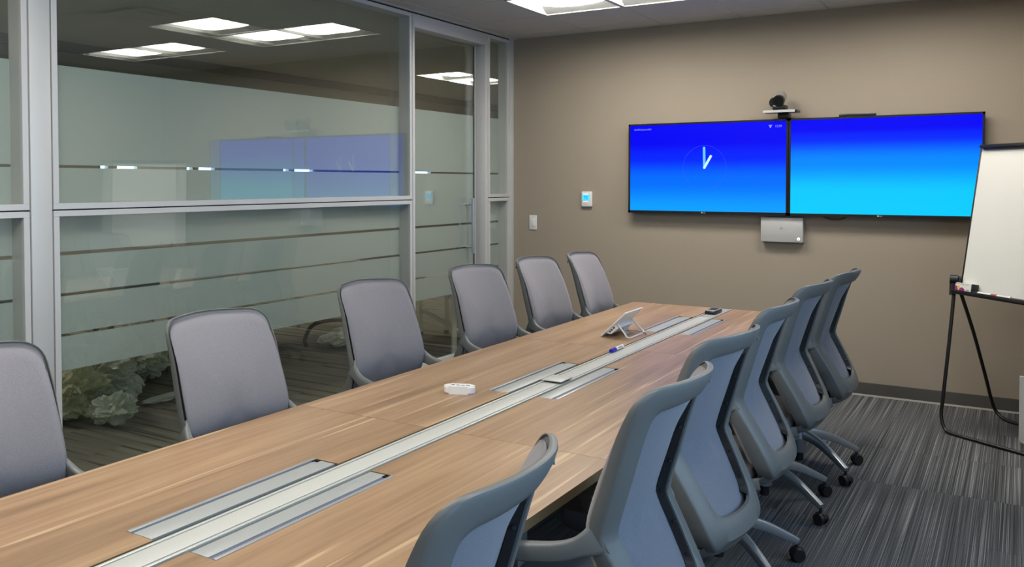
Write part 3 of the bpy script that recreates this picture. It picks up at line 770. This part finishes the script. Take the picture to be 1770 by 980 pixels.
# video camera on its shelf
vc = tag(empty('video_camera', (2.27, -.15, 2.0)), 'dark video conferencing camera with round lens on the silver shelf', 'camera')
bm = bmesh.new(); acyl(bm, (.004, .055, .104), (.009, -.04, .066), .040, .038, n=28); finish('camera_body', bm, 'codec_silver', vc, True, angle=40)
bm = bmesh.new(); acyl(bm, (.012, -.040, .066), (.009, -.062, .060), .041, .039, n=28); finish('lens_housing', bm, 'tv_black', vc, True, angle=40)
bm = bmesh.new(); acyl(bm, (.009, -.062, .060), (.0085, -.068, .0585), .033, .032, n=28); acyl(bm, (.0085, -.068, .0585), (.0083, -.0695, .058), .017, n=20); o = finish('lens', bm, 'glass_dark', vc, True, angle=40)
bm = bmesh.new(); acyl(bm, (-.022, -.045, .052), (-.018, .01, .056), .036, n=24); finish('pivot_cap', bm, 'tv_black', vc, True, angle=40)
bm = bmesh.new(); abox(bm, -.034, .055, -.045, .05, .0, .034, bev=.006); finish('camera_foot', bm, 'tv_black', vc, True, angle=40)
sh = tag(empty('camera_shelf', (2.285, -.13, 1.97)), 'black shelf with bright silver front edge above the gap between the televisions', 'shelf')
bm = bmesh.new(); abox(bm, -.115, .115, -.06, .07, .012, .0295, bev=.002); finish('shelf_plate', bm, 'tv_black', sh, True, angle=40)
box('shelf_front', -.115, .105, -.0625, -.058, .012, .029, 'shelf_silver', sh)
bm = bmesh.new(); abox(bm, -.035, .04, .03, .1295, -.022, .012, bev=.003); finish('shelf_bracket', bm, 'black_metal', sh, True, angle=40)

# codec box
cd = tag(empty('codec_box', (2.2745, 0, 1.056)), 'flat silver conferencing box on the wall below the two televisions', 'electronics box')
bm = bmesh.new(); abox(bm, -.149, .149, -.058, -.0005, 0, .178, bev=.004); finish('box_body', bm, 'codec_face', cd, True, angle=40)
bm = bmesh.new(); acyl(bm, (.120, -.0582, .026), (.120, -.0595, .026), .0105, n=24); pw = finish('power_button', bm, 'led_white', cd, True, angle=40); pw['label'] = 'round glowing white power button'
bm = bmesh.new(); acyl(bm, (.120, -.0594, .026), (.120, -.0600, .026), .0038, n=16); finish('button_centre', bm, 'mark_grey', pw)
bm = bmesh.new()
for k, hh in enumerate((.004, .007, .010, .007, .004, .007, .010, .007, .004)): abox(bm, -.0125 + k * .0028, -.0115 + k * .0028, -.0590, -.0580, .099, .099 + hh)
finish('maker_mark', bm, 'mark_grey', cd)
text_mesh('maker_word', 'CISCO', .008, 'mark_grey', cd, Matrix.Translation((-.0145, -.0584, .0905)) @ WX)

# thermostat
th = tag(empty('thermostat', (.7015, 0, 1.288)), 'white wall thermostat with glowing blue display above the light switch', 'thermostat')
bm = bmesh.new(); abox(bm, -.0465, .0465, -.026, -.0005, 0, .124, bev=.008, seg=3); finish('thermostat_case', bm, 'white_plastic', th, True, angle=40)
d_ = box('display', -.035, .028, -.0275, -.0262, .052, .098, 'thermo_screen', th)
text_mesh('display_digits', '72', .036, 'digit_blue', d_, Matrix.Translation((-.022, -.0277, .062)) @ WX)
bm = bmesh.new()
for z in (.043, .105):
    for x in (-.022, -.006, .010): abox(bm, x - .004, x + .004, -.0278, -.026, z - .0025, z + .0025)
finish('button', bm, 'led_white', th)
box('maker_mark', -.012, .004, -.0266, -.026, .019, .023, 'mark_grey', th)
# light switch
ls = tag(empty('light_switch', (.1915, 0, 1.087)), 'white rocker light switch plate beside the glass sidelight', 'light switch')
bm = bmesh.new(); abox(bm, -.036, .036, -.007, -.0005, 0, .122, bev=.002); finish('switch_plate', bm, 'white_plastic', ls, True, angle=40)
bm = bmesh.new(); abox(bm, -.017, .017, -.011, -.006, .028, .094, bev=.0015); finish('switch_rocker', bm, 'white_plastic', ls, True, angle=40)
bm = bmesh.new()
for z in (.014, .108): acyl(bm, (0, -.0072, z), (0, -.0064, z), .003, n=10)
finish('switch_screw', bm, 'mark_grey', ls)

# ------------------------------------------------------------ things on the table
# touch panel
tp = tag(empty('touch_panel', (1.92, -2.41, TZ)), 'white tilted touch panel seen from behind, standing on wire legs on the table', 'touch panel')
M = Matrix.Translation((0, 0, .004)) @ Matrix.Rotation(math.radians(-43.5), 4, 'Y')     # local X runs up the panel
bm = bmesh.new(); abox(bm, 0, .190, 0, .230, -.008, .0, bev=.003); bmesh.ops.transform(bm, matrix=M, verts=bm.verts[:]); finish('panel', bm, 'white_plastic', tp, True, angle=40)
bm = bmesh.new(); abox(bm, .012, .180, .008, .222, .0002, .0012); bmesh.ops.transform(bm, matrix=M, verts=bm.verts[:]); finish('screen', bm, 'tv_black', tp)
bm = bmesh.new()
vs = [bm.verts.new(p) for p in ((.03, .012, -.007), (.105, .012, -.007), (.105, .218, -.007), (.03, .218, -.007), (.05, .012, -.030), (.100, .012, -.034), (.100, .218, -.034), (.05, .218, -.030))]
for f in ((0, 1, 5, 4), (1, 2, 6, 5), (2, 3, 7, 6), (3, 0, 4, 7), (4, 5, 6, 7), (3, 2, 1, 0)): bm.faces.new([vs[q] for q in f])
bmesh.ops.transform(bm, matrix=M, verts=bm.verts[:]); finish('rear_hump', bm, 'white_plastic', tp)
bm = bmesh.new()
for x in (.050, .064, .080): abox(bm, x, x + .009, .0110, .0125, -.021, -.014)
bmesh.ops.transform(bm, matrix=M, verts=bm.verts[:]); finish('socket', bm, 'tv_black', tp)
tube('wire_leg', [(.088, .022, .072), (.128, .018, .025), (.150, .020, .004), (.156, .11, .004), (.150, .218, .004), (.128, .222, .025), (.088, .205, .072)], .0042, 'white_plastic', tp, n=6)
bm = bmesh.new(); vs = [bm.verts.new(p) for p in ((.075, .10, .055), (.085, .16, .062), (.100, .150, .002), (.088, .125, .002))]; bm.faces.new(vs)
r = bmesh.ops.solidify(bm, geom=bm.faces[:], thickness=.008); finish('support_foot', bm, 'white_plastic', tp)
tube('lead', [(.09, .13, .02), (.12, .20, .010), (.17, .19, .006), (.205, .13, .008), (.214, .09, -.004)], .003, 'cable_grey', tp)

# conference puck / marker eraser-like white microphone
pk = tag(empty('remote_cradle', (1.962, -3.745, TZ), math.radians(20)), 'small white rounded device with dark slots lying alone on the table', 'device')
bm = bmesh.new(); prism(bm, [(x, y) for x, y in rrect(.118, .046, .0229, 8)], 0, .030)
be = [e for e in bm.edges if abs(e.verts[0].co.z - e.verts[1].co.z) < 1e-6]; bmesh.ops.bevel(bm, geom=be, offset=.005, segments=3, affect='EDGES'); finish('device_body', bm, 'white_plastic', pk, True, angle=50)
bm = bmesh.new()
for x in (-.032, -.013, .006, .025): abox(bm, x, x + .014, -.004, .004, .0296, .0304, bev=.0003)
finish('device_slot', bm, 'tv_black', pk)

# marker
mk = tag(empty('marker', (2.1405, -2.70, TZ + .010), math.radians(1)), 'white marker pen with blue cap lying along the table channel', 'marker')
bm = bmesh.new(); acyl(bm, (0, -.02, 0), (0, .068, 0), .009, n=18); acyl(bm, (0, .068, 0), (0, .071, 0), .009, .007, n=18); finish('pen_barrel', bm, 'white_plastic', mk, True, angle=40)
bm = bmesh.new(); acyl(bm, (0, -.07, 0), (0, -.02, 0), .0088, .0098, n=18); finish('pen_cap', bm, 'marker_blue', mk, True, angle=40)
box('pen_print', .0045, .0085, .0, .045, .0015, .0068, 'mark_grey', mk)
# white plate over the channel
wp = tag(empty('cover_plate', (2.183, -3.385, TZ + .001)), 'loose cream square cover plate lying across the table channel', 'cover plate')
bm = bmesh.new(); abox(bm, -.044, .044, -.049, .049, .006, .010, bev=.001); finish('plate', bm, 'channel_cover', wp, True, angle=40)
bm = bmesh.new(); abox(bm, -.034, .034, -.04, .04, .0, .006); finish('plate_base', bm, 'dark_line', wp)
# small black device at far end
cl = tag(empty('small_phone', (2.175, -1.335, TZ + .001), math.radians(-2)), 'small black device with grey keypad at the far end of the table channel', 'device')
bm = bmesh.new(); abox(bm, -.031, .031, -.07, .07, 0, .016, bev=.004); finish('device_body', bm, 'tv_black', cl, True, angle=40)
bm = bmesh.new(); abox(bm, -.029, .029, -.066, .066, .016, .0225, bev=.003); finish('device_top', bm, 'codec_silver', cl, True, angle=40)
box('device_display', -.022, .022, -.04, .05, .0225, .0232, 'chair_black', cl)

# ------------------------------------------------------------ easel with whiteboard
es = tag(empty('whiteboard_easel', (3.42, -.60, 0)), 'white dry-erase board on a black tubular easel at the right edge', 'easel')
# board frame: origin at lower-left corner, u along the board, w up the board
U_ = Vector((.7071, -.7071, 0)); tau = math.atan2(.135, .845); Nb = Vector((.7071, .7071, 0))
W2 = (Vector((0, 0, 1)) * math.cos(tau) + Nb * math.sin(tau)); Nn = U_.cross(W2).normalized()
BL = Vector((3.464, -.600, .844)) - Vector((3.42, -.60, 0))
MB = Matrix(((U_.x, W2.x, Nn.x, BL.x), (U_.y, W2.y, Nn.y, BL.y), (U_.z, W2.z, Nn.z, BL.z), (0, 0, 0, 1)))
BW, BH = .69, .856
def bbox(name, u0, u1, w0, w1, n0, n1, m, parent=es, bev=0.0):
    bm = bmesh.new(); abox(bm, u0, u1, w0, w1, n0, n1, bev=bev); bmesh.ops.transform(bm, matrix=MB, verts=bm.verts[:]); return finish(name, bm, m, parent, bev > 0, angle=40)
bd = bbox('board', 0, BW, 0, BH, -.006, .006, 'white_board'); bd['label'] = 'white dry-erase board'
bbox('board_edge', -.010, 0, -.01, BH + .01, -.010, .010, 'black_metal', es, .003)
bbox('board_edge', BW, BW + .010, -.01, BH + .01, -.010, .010, 'black_metal', es, .003)
bbox('top_clamp', -.002, BW + .012, BH, BH + .020, -.012, .028, 'black_metal', es, .004)
bbox('pad_clip', .02, BW - .02, BH - .012, BH + .006, .006, .018, 'black_metal', es, .003)
side = 1 if (MB.to_3x3() @ Vector((0, 0, 1))).dot(Vector((-1, -1, 0))) > 0 else -1
tr = bbox('pen_tray', -.022, BW + .012, -.030, -.012, side * -.006, side * .060, 'black_metal', es, .003)
bbox('tray_lip', -.022, BW + .012, -.030, -.004, side * .054, side * .060, 'black_metal', tr, .001)
tube_ = lambda nm, pts, r=.0105, n=8: tube(nm, [Vector(p) - Vector((3.42, -.60, 0)) for p in pts], r, 'black_metal', es, n=n)
# right-hand ends follow the board direction
du = U_ * BW
tube_('front_leg', [(3.425, -.585, .90), (3.405, -.625, .60), (3.375, -.675, .22), (3.366, -.690, .10), (3.385, -.715, .030), (3.43, -.755, .0115), (3.60, -.868, .0115), (3.80, -.99, .0115), (3.95, -1.085, .0115), (3.99, -1.12, .03), (3.985, -1.13, .10), (3.95, -1.11, .60), (3.915, -1.07, .90)], n=7)
tube_('rear_leg', [(3.455, -.60, .83), (3.52, -.47, .58), (3.585, -.31, .28), (3.615, -.235, .13), (3.645, -.215, .045), (3.70, -.265, .0115), (3.80, -.36, .0115), (4.02, -.58, .0115), (4.10, -.67, .04), (4.09, -.69, .12), (4.02, -.82, .5), (3.94, -1.06, .83)], n=7)
bm = bmesh.new(); acyl(bm, (-.022, .002, .905), (.022, .0, .905), .026, n=22); acyl(bm, (-.005, .008, .90), (-.012, -.008, .81), .020, .014, n=18); acyl(bm, (.02, 0, .905), (.034, .004, .905), .018, n=18)
finish('pivot_knob', bm, 'castor_black', es, True, angle=40)
bm = bmesh.new(); acyl(bm, (.495, -.46, .905), (.535, -.47, .905), .026, n=22); finish('pivot_knob', bm, 'castor_black', es, True, angle=40)
# marker box standing in the tray + eraser + pens, built in board space
def bthing(name, label, cat, u, w, n):
    o = empty(name, (0, 0, 0)); o.matrix_world = Matrix.Translation((3.42, -.60, 0)) @ MB @ Matrix.Translation((u, w, n)); return tag(o, label, cat)
def lbox(nm, a, m, parent, bev=0.0): 
    bm = bmesh.new(); abox(bm, *a, bev=bev); return finish(nm, bm, m, parent, bev > 0, angle=40)
mb = bthing('marker_box', 'white marker carton with purple shapes and yellow dot standing in the easel tray', 'box', -.016, -.0115, side * .012)
s_ = side
lbox('carton', (0, .126, 0, .052, 0, s_ * .030), 'white_board', mb)
def blob(name, pts, m, z):
    bm = bmesh.new(); prism(bm, pts, 0, .0004); bmesh.ops.transform(bm, matrix=Matrix.Translation((0, 0, z)), verts=bm.verts[:]); finish(name, bm, m, mb)
zf = .0300 if s_ > 0 else -.0306
blob('printed_shape', [(0, .002), (.028, .002), (.026, .020), (.018, .030), (0, .032)], 'magenta', zf)
blob('printed_shape', [(.036, .0015)] + [(.057 + .024 * math.cos(math.radians(a)), .0015 + .024 * math.sin(math.radians(a))) for a in range(0, 181, 15)], 'magenta', zf)
blob('printed_dot', [(.031 + .0105 * math.cos(a * PI / 8), .024 + .0125 * math.sin(a * PI / 8)) for a in range(16)], 'yellow', zf + s_ * .0005)
bm = bmesh.new()
for a, b in ((.006, .012), (.018, .036), (.044, .070), (.080, .103)): abox(bm, a, b, .0435, .0460, zf, zf + .0004)
for a, b in ((.090, .098), (.101, .112)): abox(bm, a, b, .010, .017, zf, zf + .0004)
finish('printed_text', bm, 'mark_grey', mb)
er = bthing('board_eraser', 'black eraser block standing in the easel tray beside the marker carton', 'eraser', .114, -.0115, side * .012)
lbox('eraser_body', (0, .022, 0, .054, 0, s_ * .034), 'black_metal', er, .003)
def pen(u, cap, label):
    p = bthing('tray_pen', label, 'marker', u, -.0115 + .008, side * .040)
    bm = bmesh.new(); acyl(bm, (0.0, 0, 0), (.095, 0, 0), .0078, n=14); finish('pen_barrel', bm, 'white_plastic', p, True, angle=40)
    bm = bmesh.new(); acyl(bm, (-.035, 0, 0), (0, 0, 0), .0086, n=14); finish('pen_cap', bm, cap, p, True, angle=40)
pen(.165, 'black_metal', 'white pen with black cap in the easel tray, next to the eraser')
pen(.305, 'marker_red', 'white pen with red cap in the easel tray, at the frame edge')
# white panel at the right frame edge
pn = tag(empty('leaning_board', (3.93, -.90, 0)), 'white board with rounded lower corner standing at the right frame edge', 'board')
bm = bmesh.new(); w, h, r = .33, .37, .03
pts = [(-w / 2 + r - r * math.cos(a), r - r * math.sin(a)) for a in [math.radians(90 - 15 * k) for k in range(7)]]
pts = [(-w / 2 + r - r * math.sin(math.radians(15 * k)), r - r * math.cos(math.radians(15 * k))) for k in range(7)]
poly = pts + [(-w / 2, h), (w / 2, h), (w / 2, 0)]
prism(bm, poly, 0, .022, Matrix.Translation((0, 0, .05)) @ WX); finish('panel_sheet', bm, 'white_board', pn)
box('panel_foot', -.08, .16, -.045, .03, 0, .052, 'white_board', pn)

# ------------------------------------------------------------ things in the office beyond the glass
def crumple(name, c, rad, seed, m, label, cat='plastic bag', sub=5, amp=.42, group=None, flat=0.0):
    bm = bmesh.new(); bmesh.ops.create_icosphere(bm, subdivisions=sub, radius=1)
    off = Vector((seed * 3.7, seed * 1.3, seed * 2.1))
    for v in bm.verts:
        n = v.co.normalized()
        d = 1 + amp * noise.noise(n * 1.6 + off) + amp * .6 * (1 - 2 * abs(noise.noise(Vector((n.x * 2.2, n.y * 2.2, n.z * 5)) + n * 1.5 * noise.noise(n * 2 + off) + off))) + amp * .22 * (1 - 2 * abs(noise.noise(Vector((n.x * 4, n.y * 4, n.z * 9)) + off * 2))) + amp * .12 * noise.noise(n * 19 + off) - amp * .3
        v.co = Vector((n.x * rad[0], n.y * rad[1], n.z * rad[2])) * d
    mz = min(v.co.z for v in bm.verts)
    for v in bm.verts: v.co.z = max(0.0, v.co.z - mz * (1 - flat) - rad[2] * .15)
    mz = min(v.co.z for v in bm.verts)
    for v in bm.verts: v.co.z -= mz
    o = finish(name, bm, m, None, True, angle=28); o.location = c; tag(o, label, cat, group); return o
crumple('plastic_bag', (-1.38, -3.20, 0), (.26, .17, .17), 1, 'bag_yellowish', 'crumpled yellowish plastic sheet at the left of the pile, behind the frame post', amp=.5)
crumple('plastic_bag', (-1.00, -3.13, 0), (.11, .11, .075), 2, 'bag_white', 'small crumpled white plastic bag at the front of the pile', amp=.6)
crumple('plastic_bag', (-1.56, -2.84, 0), (.22, .18, .18), 3, 'bag_white', 'large crumpled white plastic sheet in the middle of the pile', amp=.55)
crumple('plastic_bag', (-1.78, -2.42, 0), (.22, .18, .17), 4, 'bag_white', 'crumpled white plastic sheet at the right end of the pile', amp=.55)
crumple('plastic_bag', (-1.98, -2.90, 0), (.16, .22, .20), 5, 'bag_yellowish', 'yellowish plastic sheet at the back of the pile against the frosted band', amp=.45)
crumple('paper_scrap', (-1.24, -2.58, 0), (.045, .14, .018), 6, 'bag_bright', 'flat white torn scrap lying on the office floor beside the pile', 'scrap', sub=3, amp=.5)
tag(tube('blue_tape', [(-1.62, -2.74, .33), (-1.60, -2.68, .345), (-1.61, -2.62, .34)], .012, 'blue_object'), 'short blue strip on top of the pile of plastic', 'tape')
# black hoop with a white bag
hp = tag(tube('black_hoop', [(-1.75, -.70, .012), (-1.76, -.71, .08), (-1.74, -.64, .19), (-1.68, -.52, .225), (-1.55, -.30, .21), (-1.40, -.05, .15), (-1.30, .05, .012)], .019, 'black_metal'), 'black hoop standing on the office floor over a white bag', 'hoop')
crumple('white_bag', (-1.52, -.42, 0), (.16, .26, .075), 8, 'bag_bright', 'white plastic bag lying under the black hoop', 'plastic bag', sub=4, amp=.35)
# desks
def desk(x0, x1, y0, y1, z, label, top='desk_white'):
    d = tag(empty('office_desk', ((x0 + x1) / 2, (y0 + y1) / 2, 0)), label, 'desk'); a, b = (x1 - x0) / 2, (y1 - y0) / 2
    box('desktop', -a, a, -b, b, z - .025, z, top, d, bev=.002)
    for sx in (-1, 1):
        for sy in (-1, 1): box('leg', sx * (a - .05) - .02, sx * (a - .05) + .02, sy * (b - .05) - .02, sy * (b - .05) + .02, 0, z - .025, 'desk_leg', d)
    return d
desk(-2.65, -1.80, -2.10, .10, .73, 'long white office desk seen through the clear slit of the frosted glass')
desk(-2.65, -1.86, -4.0, -2.14, .73, 'grey office desk left of the white desk beyond the glass', 'tray_grey')
o = tag(box('blue_box', -2.0, -1.88, -2.76, -2.60, .73, .80, 'blue_object', bev=.004), 'small dark blue box on the grey desk beyond the glass', 'box')
crumple('wrapped_parcel', (-1.98, .0, .73), (.08, .12, .05), 11, 'bag_bright', 'shiny wrapped parcel on the end of the white desk', 'parcel', sub=3, amp=.4)
# white trestle beyond the door
ts = tag(empty('trestle', (-.83, .01, 0), math.atan2(-.734, .898)), 'white and steel trestle frame seen under the frosted film of the glass door', 'trestle')
for sx in (-1, 1):
    for sy in (0, .26): box('leg', sx * .58 - .018, sx * .58 + .018, sy - .018, sy + .018, 0.03, .58, 'desk_white', ts)
for sx in (-1, 1):
    for sy in (0, .26): box('foot', sx * .58 - .02, sx * .58 + .02, sy - .02, sy + .02, 0, .03, 'castor_black', ts)
box('top_board', -.62, .62, -.03, .30, .58, .60, 'desk_white', ts)
box('crossbar', -.58, .58, -.014, .014, .235, .265, 'channel_rail', ts); box('crossbar', -.58, .58, .25, .27, .08, .10, 'desk_white', ts)
rb = tag(empty('round_table', (-2.65, 2.95, 0)), 'round-based pedestal table standing far beyond the glass door', 'table')
bm = bmesh.new(); acyl(bm, (0, 0, 0), (0, 0, .02), .30, .28, n=40); finish('round_base', bm, 'tray_slot', rb, True, angle=40)
bm = bmesh.new(); acyl(bm, (0, 0, .02), (0, 0, .70), .03, n=20); finish('pedestal', bm, 'silver_base', rb, True, angle=40)
bm = bmesh.new(); acyl(bm, (0, 0, .70), (0, 0, .725), .40, n=40); finish('round_top', bm, 'desk_white', rb, True, angle=40)
